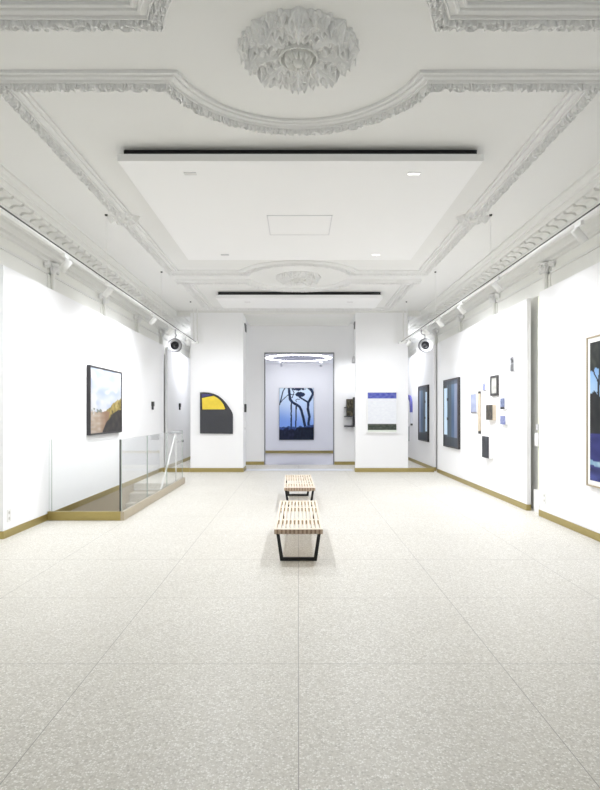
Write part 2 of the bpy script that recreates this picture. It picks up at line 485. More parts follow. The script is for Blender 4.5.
def rosette(x, y, label):
    t = thing('ceiling_rosette', label, 'ceiling rosette', (x, y, CZ), 'plaster ceiling rosettes')
    NA, NR = 560, 92; vs, fs = [], []
    bo, mi_ = MB(), MB()
    def ringmesh(mb, r0, r1, nr, na, close):
        vs, fs = [], []
        for i in range(nr+1):
            r = r0+(r1-r0)*i/nr
            for k in range(na):
                a = 2*PI*k/na
                h = rosette_height(r, a)
                if close and i == nr: h = 0
                vs.append((r*math.cos(a), r*math.sin(a), -h if h > .001 else .004))
        for i in range(nr):
            for k in range(na):
                k2 = (k+1) % na; fs.append((i*na+k, i*na+k2, (i+1)*na+k2, (i+1)*na+k))
        mb.add(vs, fs, 0, False)
    ringmesh(bo, .1401, .436, 110, NA, True); bo.build('acanthus_leaves', M['relief'], t)
    ringmesh(mi_, .0005, .14, 56, 196, True); mi_.build('flower_boss', M['plaster'], t)
    return t
ro = rosette(0, 3.99, 'large carved acanthus rosette on the ceiling, nearest to the viewer')
copy_thing(ro, (0, 10.62, CZ), 'smaller looking acanthus rosette on the ceiling between the two suspended white panels', rz=.2)

# cornice on both long sides, with modillions
CP = [(3.06,4.04),(3.065,4.015),(3.10,4.0),(3.115,3.985),(3.15,3.98),(3.155,3.965),(3.20,3.955),(3.215,3.94),(3.385,3.94),(3.39,3.86),(3.41,3.85),(3.425,3.815),(3.46,3.80),(3.47,3.775),(3.52,3.765),(3.56,3.74),(3.575,3.715),(3.62,3.70),(3.63,3.675),(XW,3.665)]
def cornice(num, sx):
    mb = MB(); vs, fs = [], []; k = len(CP)
    for y in (Y0, YE):
        vs += [(x*sx, y, z) for x, z in CP]
    for j in range(k-1): fs.append((j, j+1, k+j+1, k+j))
    mb.add(vs, fs)
    y = 2.1
    while y < 17.8:                                   # scrolled modillion blocks on the soffit
        pts = [(3.225,3.94),(3.225,3.92),(3.24,3.905),(3.27,3.903),(3.30,3.91),(3.34,3.905),(3.375,3.885),(3.388,3.878),(3.388,3.94)]
        mb.prism(pts, lambda p: (p[0]*sx, y, p[1]), lambda p: (p[0]*sx, y+.185, p[1]))
        y += .24
    struct('trim_%d' % num, mb, M['plaster'])
cornice(10, -1); cornice(11, 1)
# small beam moulding above the pillars
struct('trim_12', MB().box(-3.05, 3.05, Y1-.02, Y1, 3.995, CZ).box(-3.05, -2.72, Y1, Y1+.06, 3.9, CZ).box(2.76, 3.05, Y1, Y1+.06, 3.9, CZ), M['plaster'])
# frieze line on the upper walls
for n_, sx in ((13, -1), (14, 1)):
    struct('trim_%d' % n_, MB().box((XW-.02)*sx, XW*sx, Y0, YE, 3.50, 3.53), M['plaster'])

# engaged pilaster shafts with scrolled capitals on the upper walls
def spiral(c, r0, turns, sy, x, n=26):
    return [(x, c[0]+sy*(r0*(1-.8*i/n))*math.cos(turns*2*PI*i/n), c[1]+(r0*(1-.8*i/n))*math.sin(turns*2*PI*i/n)) for i in range(n+1)]
def pilaster(sx, y, label, grp):
    org = (XW*sx, y, 2.6); t = thing('wall_pilaster', label, 'pilaster', org, grp)
    xs = (XW-.045)*sx
    MB().lathe([(.03, 0), (.03, 1.0)], (xs, y, 2.62), (0, 0, 1), 14).box(XW*sx, (XW-.02)*sx, y-.085, y+.085, 2.62, 3.62).build('shaft', M['upper'], t, org)
    cp = MB()
    cp.lathe([(.032, 0), (.044, .01), (.036, .022), (.05, .06), (.07, .11), (.085, .135), (.085, .15), (.06, .152)], (xs+.0*sx, y, 3.52), (0, 0, 1), 16)
    for k in range(7):
        a = PI/2+PI*(k/6) if sx > 0 else -PI/2+PI*(k/6)
        cx, cy = math.cos(a), math.sin(a)
        cp.tube([(xs+cx*.04, y+cy*.04, 3.54), (xs+cx*.065, y+cy*.065, 3.59), (xs+cx*.095, y+cy*.095, 3.625), (xs+cx*.105, y+cy*.105, 3.61)], [.014, .018, .014, .006], 6)
    cp.build('capital', M['relief'], t, org)
    sc = MB()
    for sy in (-1, 1):
        x = (XW-.03)*sx
        sc.tube([(x, y+sy*.07, 3.66), (x, y+sy*.13, 3.655), (x, y+sy*.19, 3.63), (x, y+sy*.235, 3.60)], [.022, .026, .022, .014], 8)
        sc.tube(spiral((y+sy*.20, 3.605), .045, 1.4, sy, x), [.015-.006*i/26 for i in range(27)], 7)
        for q in range(4):
            sc.ellipsoid((x, y+sy*(.10+.04*q), 3.625-.012*q), (.025, .02, .03), 8)
    sc.build('scroll_leaves', M['relief'], t, org)
ordn = ['nearest', 'second', 'third', 'fourth', 'fifth', 'sixth']
for i, y in enumerate((8.33, 10.55, 12.78, 15.0)):
    pilaster(-1, y, '%s white scroll-topped pilaster, counted from the viewer, above the stair-side display wall' % ordn[i], 'pilasters above the stair-side display walls')
for i, y in enumerate((8.28, 10.48, 12.7, 14.95)):
    pilaster(1, y, '%s white scroll-topped pilaster, counted from the viewer, above the wall of small artworks' % ordn[i], 'pilasters above the small artworks')

# ------------------------------------------------------------------ suspended ceiling panels with downlights
def ceiling_panel(ya, yb, label, hatch):
    xc = (-1.735+1.77)/2; org = (xc, (ya+yb)/2, 3.893)
    t = thing('suspended_ceiling_panel', label, 'ceiling panel', org)
    x0, x1 = -1.735, 1.77
    MB().bevbox(x0, x1, ya, yb, 3.893, 3.962, .004).build('board', M['board'], t, org)
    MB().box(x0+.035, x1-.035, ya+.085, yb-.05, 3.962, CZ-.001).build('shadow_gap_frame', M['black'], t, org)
    if hatch:
        h = MB(); hx0_, hx1_, hy0_, hy1_ = -.388, .415, 6.9, 7.66
        wd = .012
        h.box(hx0_, hx1_, hy0_, hy0_+wd, 3.887, 3.895).box(hx0_, hx1_, hy1_-wd, hy1_, 3.887, 3.895)
        h.box(hx0_, hx0_+wd, hy0_, hy1_, 3.887, 3.895).box(hx1_-wd, hx1_, hy0_, hy1_, 3.887, 3.895)
        hh = h.build('hatch_frame', M['lightgrey'], t, org)
        MB().box(hx0_+wd+.004, hx1_-wd-.004, hy0_+wd+.004, hy1_-wd-.004, 3.889, 3.895).build('hatch_cover', M['board'], hh, (0, 0, 0))
        hh.children[0].location = (-org[0], -org[1], -org[2])
ceiling_panel(5.42, 8.93, 'big square white panel hung below the ceiling with an access hatch in its middle', True)
ceiling_panel(11.88, 13.02, 'shallow white panel hung below the ceiling just before the pillars', False)

def spot_lamp(name, loc, target, energy, size, blend, color, radius, parent=None):
    l = bpy.data.lights.new(name, 'SPOT'); l.energy = energy; l.spot_size = math.radians(size); l.spot_blend = blend
    l.color = color; l.shadow_soft_size = radius
    o = bpy.data.objects.new(name, l); C.objects.link(o); o.location = loc
    o.rotation_euler = (Vector(target)-Vector(loc)).to_track_quat('-Z', 'Y').to_euler()
    if parent is not None:
        o.parent = parent; o.matrix_parent_inverse.identity(); o.location = Vector(loc)-Vector(parent.location)
    return o
WARM = (.93, .95, 1)
E_DOWN, E_TRACK = 330, 125
def downlight(x, y, label, lens, energy):
    org = (x, y, 3.893); t = thing('downlight', label, 'downlight', org, 'downlights in the suspended ceiling panels')
    MB().box(x-.062, x+.062, y-.027, y-.022, 3.886, 3.8935).box(x-.062, x+.062, y+.022, y+.027, 3.886, 3.8935).box(x-.062, x-.057, y-.022, y+.022, 3.886, 3.8935).box(x+.057, x+.062, y-.022, y+.022, 3.886, 3.8935).build('trim_ring', M['lightgrey'], t, org)
    MB().box(x-.057, x+.057, y-.022, y+.022, 3.889, 3.8935).build('lens', lens, t, org)
    spot_lamp('lamp', (x, y, 3.87), (x, y, 0), energy, 150, .6, WARM, .018, t)
downlight(-1.09, 5.70, 'dull rectangular downlight in the big ceiling panel, near corner on the stair side', M['lens_dim'], E_DOWN)
downlight(1.16, 5.70, 'bright rectangular downlight in the big ceiling panel, near corner opposite the stairs', M['lens'], E_DOWN)
downlight(-1.12, 8.62, 'dark rectangular downlight in the big ceiling panel, far corner on the stair side', M['grey'], E_DOWN)
downlight(1.18, 8.62, 'bright rectangular downlight in the big ceiling panel, far corner opposite the stairs', M['lens'], E_DOWN)
downlight(-1.11, 12.3, 'faint rectangular downlight in the shallow far ceiling panel, stair side', M['lens_dim'], E_DOWN*.6)
downlight(1.12, 12.3, 'faint rectangular downlight in the shallow far ceiling panel, opposite the stairs', M['lens_dim'], E_DOWN*.6)

# ------------------------------------------------------------------ lighting tracks, spotlights, speakers
TZ = 3.18
def track(sx, label):
    x = 2.48*sx; org = (x, 8.0, TZ)
    t = thing('lighting_track', label, 'lighting track', org)
    MB().box(x-.018, x+.018, 1.2, 13.6, TZ-.018, TZ+.018).build('rail', M['white_metal'], t, org)
    MB().box(x-.010*sx-.0105*sx, x-.0175*sx, 1.2, 13.6, TZ-.001, TZ+.013).build('slot', M['slot'], t, org)
    for y in (4.4, 7.3, 10.25, 13.0):
        wz = MB().tube([(x, y, TZ+.017), (x, y, CZ)], .003, 6).build('suspension_wire', M['white_metal'], t, org)
        MB().lathe([(.0, -.02), (.016, -.02), (.02, 0)], (x, y, CZ), (0, 0, 1), 12).build('ceiling_cup', M['slot'], wz)
        wz.children[0].location = (-org[0], -org[1], -org[2])
    for dx in (-.045, .045):
        xc = 2.62 if sx > 0 else -2.53
        MB().tube([(xc+dx, 13.9, CZ), (xc+dx, 13.9, TZ+.06), (xc+dx, 13.86, TZ+.01), (x+dx, 13.6, TZ)], .016, 10).build('supply_conduit', M['white_metal'], t, org)
    MB().box(x-.07, x+.07, 13.56, 13.66, TZ-.03, TZ+.03).build('end_feed', M['white_metal'], t, org)
track(-1, 'white wire-hung lighting track running along the stair side of the hall')
track(1, 'white wire-hung lighting track running above the wall of small artworks')

def spotlight(x, y, z, aim, label, group, energy, top=.018, size=168, color=WARM):
    """cylinder spotlight hanging from a track at height z"""
    org = (x, y, z); t = thing('track_spotlight', label, 'spotlight', org, group)
    MB().bevbox(x-.016, x+.016, y-.06, y+.06, z-.055, z-top, .004).build('adapter', M['white_metal'], t, org)
    MB().tube([(x, y, z-.05), (x, y, z-.11)], .008, 8).build('stem', M['white_metal'], t, org)
    c = Vector((x, y, z-.13)); d = (Vector(aim)-c).normalized()
    MB().lathe([(0, -.07), (.03, -.07), (.037, -.062), (.039, .0), (.039, .07), (.034, .07), (.034, .058)], c, d, 20).build('lamp_head', M['white_metal'], t, org)
    MB().lathe([(0, .0575), (.034, .0575)], c, d, 20).build('lens', M['lens'], t, org)
    p = c+d*.085
    spot_lamp('lamp', p, aim, energy, size, 1.0, color, .035, t)
ET = (50, 55, 70, 95, 185, 205, 55)
ly = (2.4, 4.2, 6.03, 7.36, 9.65, 10.9, 12.6)
for i, y in enumerate(ly):
    o_ = ['seventh', 'sixth', 'fifth', 'fourth', 'third', 'second', 'last'][i]
    spotlight(-2.48, y, TZ, (-3.47, y+.15, 2.0) if o_ != 'last' else (-2.0, Y1, 1.5), 'white track spotlight over the stair side, %s one counting back from the pillars' % ('first' if o_ == 'last' else o_), 'spotlights on the stair-side track', ET[i])
ry = (2.6, 5.0, 7.06, 8.6, 9.93, 11.0, 12.7)
for i, y in enumerate(ry):
    o_ = ['seventh', 'sixth', 'fifth', 'fourth', 'third', 'second', 'first'][i]
    spotlight(2.48, y, TZ, (3.47, y+.15, 2.0) if o_ != 'first' else (2.05, Y1, 1.5), 'white track spotlight over the small artworks, %s one counting back from the pillars' % o_, 'spotlights on the track above the small artworks', ET[i])

def speaker(px, label):
    y = 11.37; x = P(px, y); z = Z(345.5, y); org = (x, y, z)
    t = thing('hanging_speaker', label, 'loudspeaker', org)
    MB().lathe([(.0, .15), (.06, .14), (.105, .10), (.135, .045), (.142, 0), (.142, -.035), (.128, -.04), (.124, -.03)], org, (0, 1, 0), 32).build('shell', M['spk'], t, org)
    MB().lathe([(.124, -.03), (.118, -.045), (.098, -.04), (.084, -.02), (.084, 0.0)], org, (0, 1, 0), 32).build('front_ring', M['grey'], t, org)
    MB().lathe([(.083, -.012), (.055, .03), (.03, .05), (.028, .035), (.012, .022), (0, .02)], org, (0, 1, 0), 28).build('cone', M['cone'], t, org)
    xt = 2.48 if x > 0 else -2.48
    MB().tube([(x, y+.03, z+.13), (x, y+.03, z+.17), (x+(xt-x)*.3+.02, y+.03, z+.21), (xt, y+.03, z+.24), (xt, y+.03, TZ-.0195)], .014, 10).build('bracket', M['grey'], t, org)
speaker(175, 'round grey loudspeaker with black cone hanging under the stair-side lighting track')
speaker(425.2, 'round grey loudspeaker with black cone hanging before the wall of small artworks')

# ------------------------------------------------------------------ glass-railed stair well
wl = MB()
D = -2.2
wl.box(hx0-.1, hx0+.006, hy0, hy1, D, -.001).box(hx1-.006, hx1+.1, hy0, hy1, D, -.001).box(hx0, hx1, hy0-.1, hy0+.006, D, -.001)
struct('wall_stairwell', wl, M['bronze'])
st = thing('staircase', 'stairs going down into the floor behind the glass railing', 'stairs', (-2.96, 11.9, 0))
for i in range(12):
    MB().box(hx0+.008, hx1-.008, hy1-.28*(i+1), hy1-.28*i+(.02 if i else 0), -.17*(i+1)-.06, -.17*(i+1)).box(hx0+.008, hx1-.008, hy1-.28*i-.02, hy1-.28*i, -.17*(i+1), -.17*i-.001 if i else -.125).build('step', M['step'], st, (-2.96, 11.9, 0))
gr = thing('glass_railing', 'frameless glass railing on a brass-clad curb round the stair opening', 'railing', (-2.45, 7.8, 0))
GO = (-2.45, 7.8, 0)
cb = MB().box(-3.455, -2.45, 7.79, 7.84, 0, .123)
cb.build('front_curb', M['brass'], gr, GO)
MB().box(-2.45, -2.40, 7.79, 11.97, 0, .123).build('side_curb', M['bronze'], gr, GO)
def pane(x0, x1, y0, y1, z0, z1, thin):
    m = MB()
    # faces order: -z +z -y +y +x -x
    fm = [1, 1, 0, 0, 1, 1] if thin == 'y' else [1, 1, 1, 1, 0, 0]
    return m.box(x0, x1, y0, y1, z0, z1, 0, fm)
GT = 1.115
pane(-3.44, -3.405, 7.80, 7.81, .124, GT, 'y').build('glass_pane', [M['glass'], M['glass_edge']], gr, GO)
pane(-3.40, -2.468, 7.80, 7.81, .124, GT, 'y').build('glass_pane', [M['glass'], M['glass_edge']], gr, GO)
for (a, b) in ((7.80, 9.125), (9.14, 10.48), (10.495, 11.9)):
    pane(-2.445, -2.435, a, b, .124, GT, 'x').build('glass_pane', [M['glass'], M['glass_edge']], gr, GO)
MB().box(-2.467, -2.451, 7.80, 7.815, .124, GT).build('corner_joint', M['dark'], gr, GO)
hr = thing('stair_handrail', 'slim pale metal handrail sloping down the stairs behind the glass', 'handrail', (-2.58, 11.95, 0))
HO = (-2.58, 11.95, 0)
MB().tube([(-2.60, 11.93, 1.03), (-2.585, 11.6, .80), (-2.56, 10.65, .15), (-2.56, 9.9, -.35)], .017, 10).build('rail', M['white_metal'], hr, HO)
MB().tube([(-2.59, 11.96, 0), (-2.59, 11.96, 1.06)], .015, 10).build('post', M['white_metal'], hr, HO)
MB().bevbox(-2.67, -2.43, 11.93, 11.99, 1.05, 1.09, .006).build('cap', M['lightgrey'], hr, HO)
MB().tube([(-2.59, 11.96, .89), (-2.46, 11.96, .89)], .010, 8).build('clamp_arm', M['grey'], hr, HO)
MB().lathe([(0, -.02), (.025, -.018), (.03, 0), (.025, .018), (0, .02)], (-2.45, 11.96, .89), (1, 0, 0), 14).build('knob', M['cone'], hr, HO)

# ------------------------------------------------------------------ benches
def bench(label, loc):
    t = thing('slatted_bench', label, 'bench', (0, 0, 0), 'slatted benches')
    W, L_, H, TK = .47, 1.80, .356, .046
    n = 12; sw = .0228; gap = (W-n*sw)/(n-1)
    for i in range(n):
        x = -W/2+i*(sw+gap)
        MB().bevbox(x, x+sw, 0, L_, H-TK, H, .002).build('slat', M['slat'], t)
    for (a, b) in ((.001, .075), (.47, .55), (L_-.55, L_-.47), (L_-.075, L_-.001)):
        s = MB()
        for i in range(n-1):
            x = -W/2+i*(sw+gap)+sw
            s.box(x+.0004, x+gap-.0004, a, b, H-TK+.002, H-.0015)
        s.build('spacer_row', M['slat'] if a > .1 and b < L_-.1 else M['slat'], t)
    for (a, b) in ((-.006, .0), (L_, L_+.006)):
        e_ = MB()
        for i in range(n):
            x = -W/2+i*(sw+gap)
            e_.box(x, x+sw, a, b, H-TK, H-.001, 0)
            if i < n-1: e_.box(x+sw, x+sw+gap, a+.0015, b-.0015, H-TK+.002, H-.002, 1)
        e_.build('end_edge', [M['endgrain'], M['slot_wood']], t)
    for y in (.16, L_-.24):
        MB().prism([(-.21, H-TK-.0005), (-.165, H-TK-.032), (.165, H-TK-.032), (.21, H-TK-.0005)], lambda p: (p[0], y, p[1]), lambda p: (p[0], y+.035, p[1])).build('cross_rail', M['endgrain'], t)
    for y in (.195, L_-.225):
        f = MB(); zt, zb = H-TK-.0005, 0
        xo, xb, q = .228, .184, .031
        for sd in (-1, 1):
            f.prism([(sd*xo, zt), (sd*(xo-q), zt), (sd*(xb-q), q), (sd*xb, 0)], lambda p: (p[0], y, p[1]), lambda p: (p[0], y+.03, p[1]))
        f.box(-xb+.0, xb-.0, y-.001, y+.031, 0, q+.002).box(-xo, xo, y+.004, y+.026, zt-.014, zt)
        f.build('leg_frame', M['leg'], t)
    t.location = loc
    return t
b1 = bench('nearer slatted maple bench on black trapezoid legs, in the middle of the floor', (0.0, 5.47, 0))
b2 = copy_thing(b1, (.018, 8.52, 0), 'farther slatted maple bench on black legs, towards the doorway', rz=math.radians(.9))

# ------------------------------------------------------------------ artworks
def grid_canvas(org, ux, uz, un, nu, nv, fun, gain=.78):
    """flat grid picture; org lower-left corner, ux/uz edge vectors; fun(u, v) sRGB with v from the top"""
    mb = MB(); cols = []; vs = []; fs = []
    o, ux, uz = Vector(org), Vector(ux), Vector(uz)
    for j in range(nv+1):
        for i in range(nu+1):
            u, v = i/nu, j/nv
            vs.append(o+ux*u+uz*(1-v)); cols.append([gain*x for x in lin([max(0, min(255, c)) for c in fun(u, v)])])
    for j in range(nv):
        for i in range(nu):
            a = j*(nu+1)+i; fs.append((a, a+1, a+nu+2, a+nu+1))
    mb.add(vs, fs)
    return mb, cols
def mixc(a, b, t): t = max(0, min(1, t)); return tuple(x+(y-x)*t for x, y in zip(a, b))
def nz(u, v, s=6, k=0): return noise.noise(Vector((u*s, v*s, k)))
def sstep(a, b, x):
    t = max(0, min(1, (x-a)/(b-a))); return t*t*(3-2*t)
def seg(p, pts):
    best = 1e9
    for (a, b) in zip(pts[:-1], pts[1:]):
        ax, ay = a; bx, by = b; dx, dy = bx-ax, by-ay; l = dx*dx+dy*dy
        t = max(0, min(1, ((p[0]-ax)*dx+(p[1]-ay)*dy)/l)) if l else 0
        best = min(best, math.hypot(p[0]-ax-dx*t, p[1]-ay-dy*t))
    return best

def wall_picture(name, label, cat, sx, ya, yb, za, zb, depth, fun, frame=None, fw=.03, mat_w=0, nu=60, nv=80, group=None, wall_x=3.47, side=None, gain=.78):
    """picture hung on a display wall at x = sx*wall_x between ya..yb (near..far)"""
    x = wall_x*sx; xf = (wall_x-depth)*sx; org = (x, (ya+yb)/2, za)
    t = thing(name, label, cat, org, group)
    if frame:
        f = MB()
        f.box(x, xf, ya, ya+fw, za, zb).box(x, xf, yb-fw, yb, za, zb).box(x, xf, ya+fw, yb-fw, za, za+fw).box(x, xf, ya+fw, yb-fw, zb-fw, zb)
        f.build('frame', frame, t, org)
        xc = (wall_x-depth+.012)*sx
    else:
        MB().box(x, xf, ya, yb, za, zb).build('stretcher', side or M['canvas_side'], t, org)
        xc = (wall_x-depth-.0015)*sx; fw = 0
    if mat_w:
        MB().box(x, xc, ya+fw, yb-fw, za+fw, zb-fw).build('mat_board', M['matboard'], t, org)
        xc -= .002*sx; fw += mat_w
    elif frame:
        MB().box(x, xc+.001*sx, ya+fw, yb-fw, za+fw, zb-fw).build('backing', M['dark'], t, org)
    # u runs left to right as one faces the wall
    if sx < 0: o, ux = (xc, ya+fw, za+fw), (0, yb-ya-2*fw, 0)
    else: o, ux = (xc, yb-fw, za+fw), (0, -(yb-ya-2*fw), 0)
    mb, cols = grid_canvas(o, ux, (0, 0, zb-za-2*fw), None, nu, nv, fun, gain)
    mb.build('picture', M['paint'], t, org, cols)
    return t

# landscape by the stairs
def landscape(u, v):
    c = mixc((196, 210, 238), (238, 242, 250), .5+.9*nz(u*1.2, v*2.2, 3.2, 1)+.25*v)
    c = mixc(c, (250, 251, 253), sstep(.05, .5, nz(u, v*1.6, 5, 4)+.35*v))
    hill = .74-.29*sstep(.22, 1.05, u)+.035*nz(u, 0, 9, 2)+.02*nz(u, v, 24, 2)
    if v > hill-.015:
        c = mixc((150, 134, 74), (196, 172, 96), .5+1.3*nz(u, v, 12, 3))
        c = mixc(c, (224, 206, 140), sstep(.05, .45, nz(u, v, 9, 8)))
        c = mixc(c, (108, 96, 56), sstep(.1, .5, nz(u, v, 17, 11)))
    if v > .67+.02*nz(u, v, 10, 6) and u < .62-.35*(v-.6)+.05*nz(u, v, 8, 12):
        c = mixc((200, 178, 156), (222, 206, 190), .5+nz(u, v*3, 8, 5)); c = mixc(c, (164, 130, 104), sstep(.22, .5, u+.06*nz(u, v, 8, 4)))
    if v > .60 and v < .72 and abs(u-.10) < .015: c = (240, 240, 238)
    if v > .62 and v < .69 and u < .34 and nz(u, v, 22, 7) > .08: c = (138, 148, 136)
    e = math.hypot((u-1.12)/.76, (v-1.14)/.52)+.05*nz(u, v, 7, 13)
    if e < 1: c = mixc((50, 48, 52), (84, 78, 74), .5+nz(u, v, 9, 9))
    return c
wall_picture('framed_landscape', 'black-framed painting of pale sky, ochre hillside and dark rock, above the glass railing', 'painting', -1, 9.27, 10.94, 1.112, 2.268, .06, landscape, M['frame_black'], .028, 0, 110, 90, gain=.60)

# small dark reliefs
def relief(x, y, z, label, sx):
    org = (x, y, z); t = thing('wall_relief', label, 'wall sculpture', org, 'small dark reliefs')
    MB().bevbox(x, x-.05*sx, y-.055, y+.045, z-.02, z+.09, .006).build('upper_block', M['dark'], t, org)
    MB().bevbox(x, x-.035*sx, y-.035, y+.05, z-.10, z-.02, .006).build('lower_block', M['charcoal'], t, org)
relief(-3.47, 13.4, 1.66, 'tiny dark wall sculpture past the framed landscape, on the long stair-side display wall', -1)
relief(-3.47, 16.45, 1.67, 'tiny dark wall sculpture on the short display wall beyond the loudspeaker', -1)

# car-door shaped panel on one pillar
def pil(px, py, y=Y1): return (P(px, y), Z(py, y))
door = [(200.2,433.4),(200.2,392.4),(204,392.2),(209,392.6),(214,393.8),(218,395.6),(222,398.6),(225.5,402.3),(229,407),(231.6,411),(232.8,414),(233,417),(233,433.8)]
org = (P(216, Y1), Y1, Z(433.5, Y1))
t = thing('shaped_panel_painting', 'charcoal car-door shaped panel with yellow and blue window, on a white pillar', 'painting', org)
pd = [pil(*p) for p in door]
MB().prism(pd, lambda p: (p[0], Y1, p[1]), lambda p: (p[0], Y1-.035, p[1])).build('door_panel', M['charcoal'], t, org)
M['yellow'] = mat('yellow_paint', (226, 200, 62), .5, noise_amt=.14, noise_scale=9)
M['navy'] = mat('navy_paint', (70, 68, 120), .5, noise_amt=.15, noise_scale=9)
M['line'] = mat('black_line', (40, 38, 36), .5, noise_amt=.1)
win = [(201.4,410.2),(201.4,393.4),(209,393.6),(214,394.9),(218,397),(221.4,399.8),(224.6,404),(227,408),(226.6,410)]
yel = [(202.6,409.4),(202.2,398.2),(208,396.9),(214,395.8),(217.6,397.9),(220.8,400.6),(223.6,404.4),(225.4,408.6),(224.6,409.4)]
blu = [(201.9,397.6),(201.9,393.9),(209,394.1),(213.2,395.0),(208,396.2)]
for nm, poly, m_, d in (('window_outline', win, 'line', .037), ('yellow_field', yel, 'yellow', .0395), ('blue_field', blu, 'navy', .0395)):
    pp = [pil(*p) for p in poly]
    o_ = MB().prism(pp, lambda p: (p[0], Y1-.034, p[1]), lambda p: (p[0], Y1-d, p[1])).build(nm, M[m_], t, org)

# white-framed painting on the other pillar
xa, xb_, za, zb_ = P(366.6, Y1), P(397, Y1), Z(432.8, Y1), Z(392.3, Y1)
org = ((xa+xb_)/2, Y1, za)
t = thing('framed_painting', 'white-framed painting with blue strip on top and dark green strip below, on a white pillar', 'painting', org)
f = MB(); q = .022; dp = .055
f.box(xa, xa+q, Y1-dp, Y1, za, zb_).box(xb_-q, xb_, Y1-dp, Y1, za, zb_).box(xa+q, xb_-q, Y1-dp, Y1, za, za+q).box(xa+q, xb_-q, Y1-dp, Y1, zb_-.008, zb_)
f.build('frame', M['frame_white'], t, org)
def strips(u, v):
    n = nz(u*2, v*5, 5, 2)
    if v < .145: return mixc((74, 82, 168), (110, 118, 190), .5+1.1*n)
    if v < .79: return mixc((236, 238, 244), (242, 244, 248), .5+n)
    if v < .955: return mixc((58, 66, 58), (92, 98, 86), .3+n+(.4 if v < .83 else 0))
    return (226, 232, 222)
mb, cols = grid_canvas((xa+q, Y1-dp+.014, za+q), (xb_-xa-2*q, 0, 0), (0, 0, zb_-za-q-.008), None, 50, 90, strips, .95)
mb.build('picture', M['paint'], t, org, cols)

# big tree silhouette in the far room
TREE = [([(200,97),(206,170),(215,232),(240,265),(300,300),(330,322),(350,362),(375,460),(400,570),(412,650)], 15),
        ([(452,650),(436,520),(447,440),(430,350),(433,272),(470,210),(490,160),(472,118),(440,97)], 15),
        ([(433,268),(380,236),(330,205)], 10), ([(228,280),(228,600)], 8), ([(288,318),(281,600)], 8),
        ([(88,295),(102,240),(130,130),(152,97)], 7), ([(90,282),(122,240),(190,178),(200,176)], 5), ([(215,215),(240,210),(262,150),(240,110)], 5),
        ([(262,175),(220,172)], 4), ([(290,262),(282,240),(300,228),(330,232)], 4)]
def trees(u, v):
    p = (85+413*u, 97+618*v)
    sky = mixc((222, 238, 250), (202, 222, 250), sstep(0, .4, v)); sky = mixc(sky, (136, 174, 242), sstep(.35, .72, v+.12*(.5-u)))
    c = sky
    d = min(seg(p, pts)-w_*(1+.2*nz(u, v, 12)) for pts, w_ in TREE)
    ink = mixc((20, 34, 62), (34, 56, 92), .5+nz(u, v, 14, 3))
    e1 = ((p[0]-335)/58)**2+((p[1]-172)/30)**2+.5*nz(u, v, 30, 1)
    e2 = ((p[0]-310)/80)**2+((p[1]-104)/26)**2+1.2*nz(u, v, 26, 2)
    if d < 0 or e1 < 1 or e2 < .8: c = ink
    hz = .75+.035*nz(u, 0, 9, 5)-.04*sstep(.6, 1, u)
    if v > hz: c = mixc((64, 88, 150), (18, 26, 48), sstep(hz, hz+.11, v+.08*nz(u, v, 16, 6)))
    if v > .815+.07*nz(u, 0, 7, 2): c = mixc((22, 30, 52), (42, 46, 74), .4+nz(u, v, 16, 7))
    if v > .76 and u > .42 and u-.42 > (.86-v)*.9: c = mixc((16, 24, 42), (32, 42, 62), .4+nz(u, v, 16, 8))
    return c
YF = 20.9
xa, xb_, za, zb_ = P(279.2, YF), P(313.8, YF), Z(439.8, YF), Z(388, YF)
org = ((xa+xb_)/2, YF, za)
t = thing('tree_painting', 'tall blue painting of dark bare tree trunks, on the far wall seen through the doorway', 'painting', org)
MB().box(xa, xb_, YF-.045, YF, za, zb_).build('stretcher', M['frame_black'], t, org)
mb, cols = grid_canvas((xa+.008, YF-.0465, za+.008), (xb_-xa-.016, 0, 0), (0, 0, zb_-za-.016), None, 110, 164, trees, 1.0)
mb.build('picture', M['paint'], t, org, cols)

# two dark window-like pictures
def windowpic(mirror):
    def fn(u, v):
        if mirror: u = 1-u
        n = nz(u*6, v, 3, 3)
        c = mixc((74, 92, 110), (96, 116, 136), .5+n)
        if u < .26: 
            c = mixc((190, 216, 240), (216, 232, 248), .5+n) if .10 < v < .84 else (60, 64, 70)
            if u > .20: c = mixc(c, (120, 150, 176), .5)
        elif u < .40: c = (66, 78, 88)
        elif u < .55: c = mixc((58, 72, 86), (80, 98, 112), .5+n)
        elif u < .74: c = mixc((92, 118, 146), (60, 84, 116), sstep(.1, .5, v)*sstep(1.2, .5, v))
        elif u < .92: c = mixc((140, 150, 174), (112, 122, 146), v)
        else: c = (84, 78, 92)
        if .2 < u < .36 and (abs(v-.285) < .02 or abs(v-.59) < .02): c = (34, 40, 48)
        if v > .86: c = mixc(c, (52, 56, 62), .8)
        if v < .06: c = mixc(c, (62, 66, 72), .6)
        return c
    return fn
wall_picture('window_picture', 'dark framed tall picture of a bluish window, beside the small artworks', 'picture', 1, 12.13, 13.38, .70, 2.25, .05, windowpic(False), M['frame_black'], .035, 0, 60, 70, gain=1.1)
wall_picture('window_picture', 'dark framed tall picture of a bluish window, farther away behind the loudspeaker', 'picture', 1, 15.02, 16.2, .71, 2.235, .05, windowpic(True), M['frame_black'], .035, 0, 60, 70, gain=1.1)

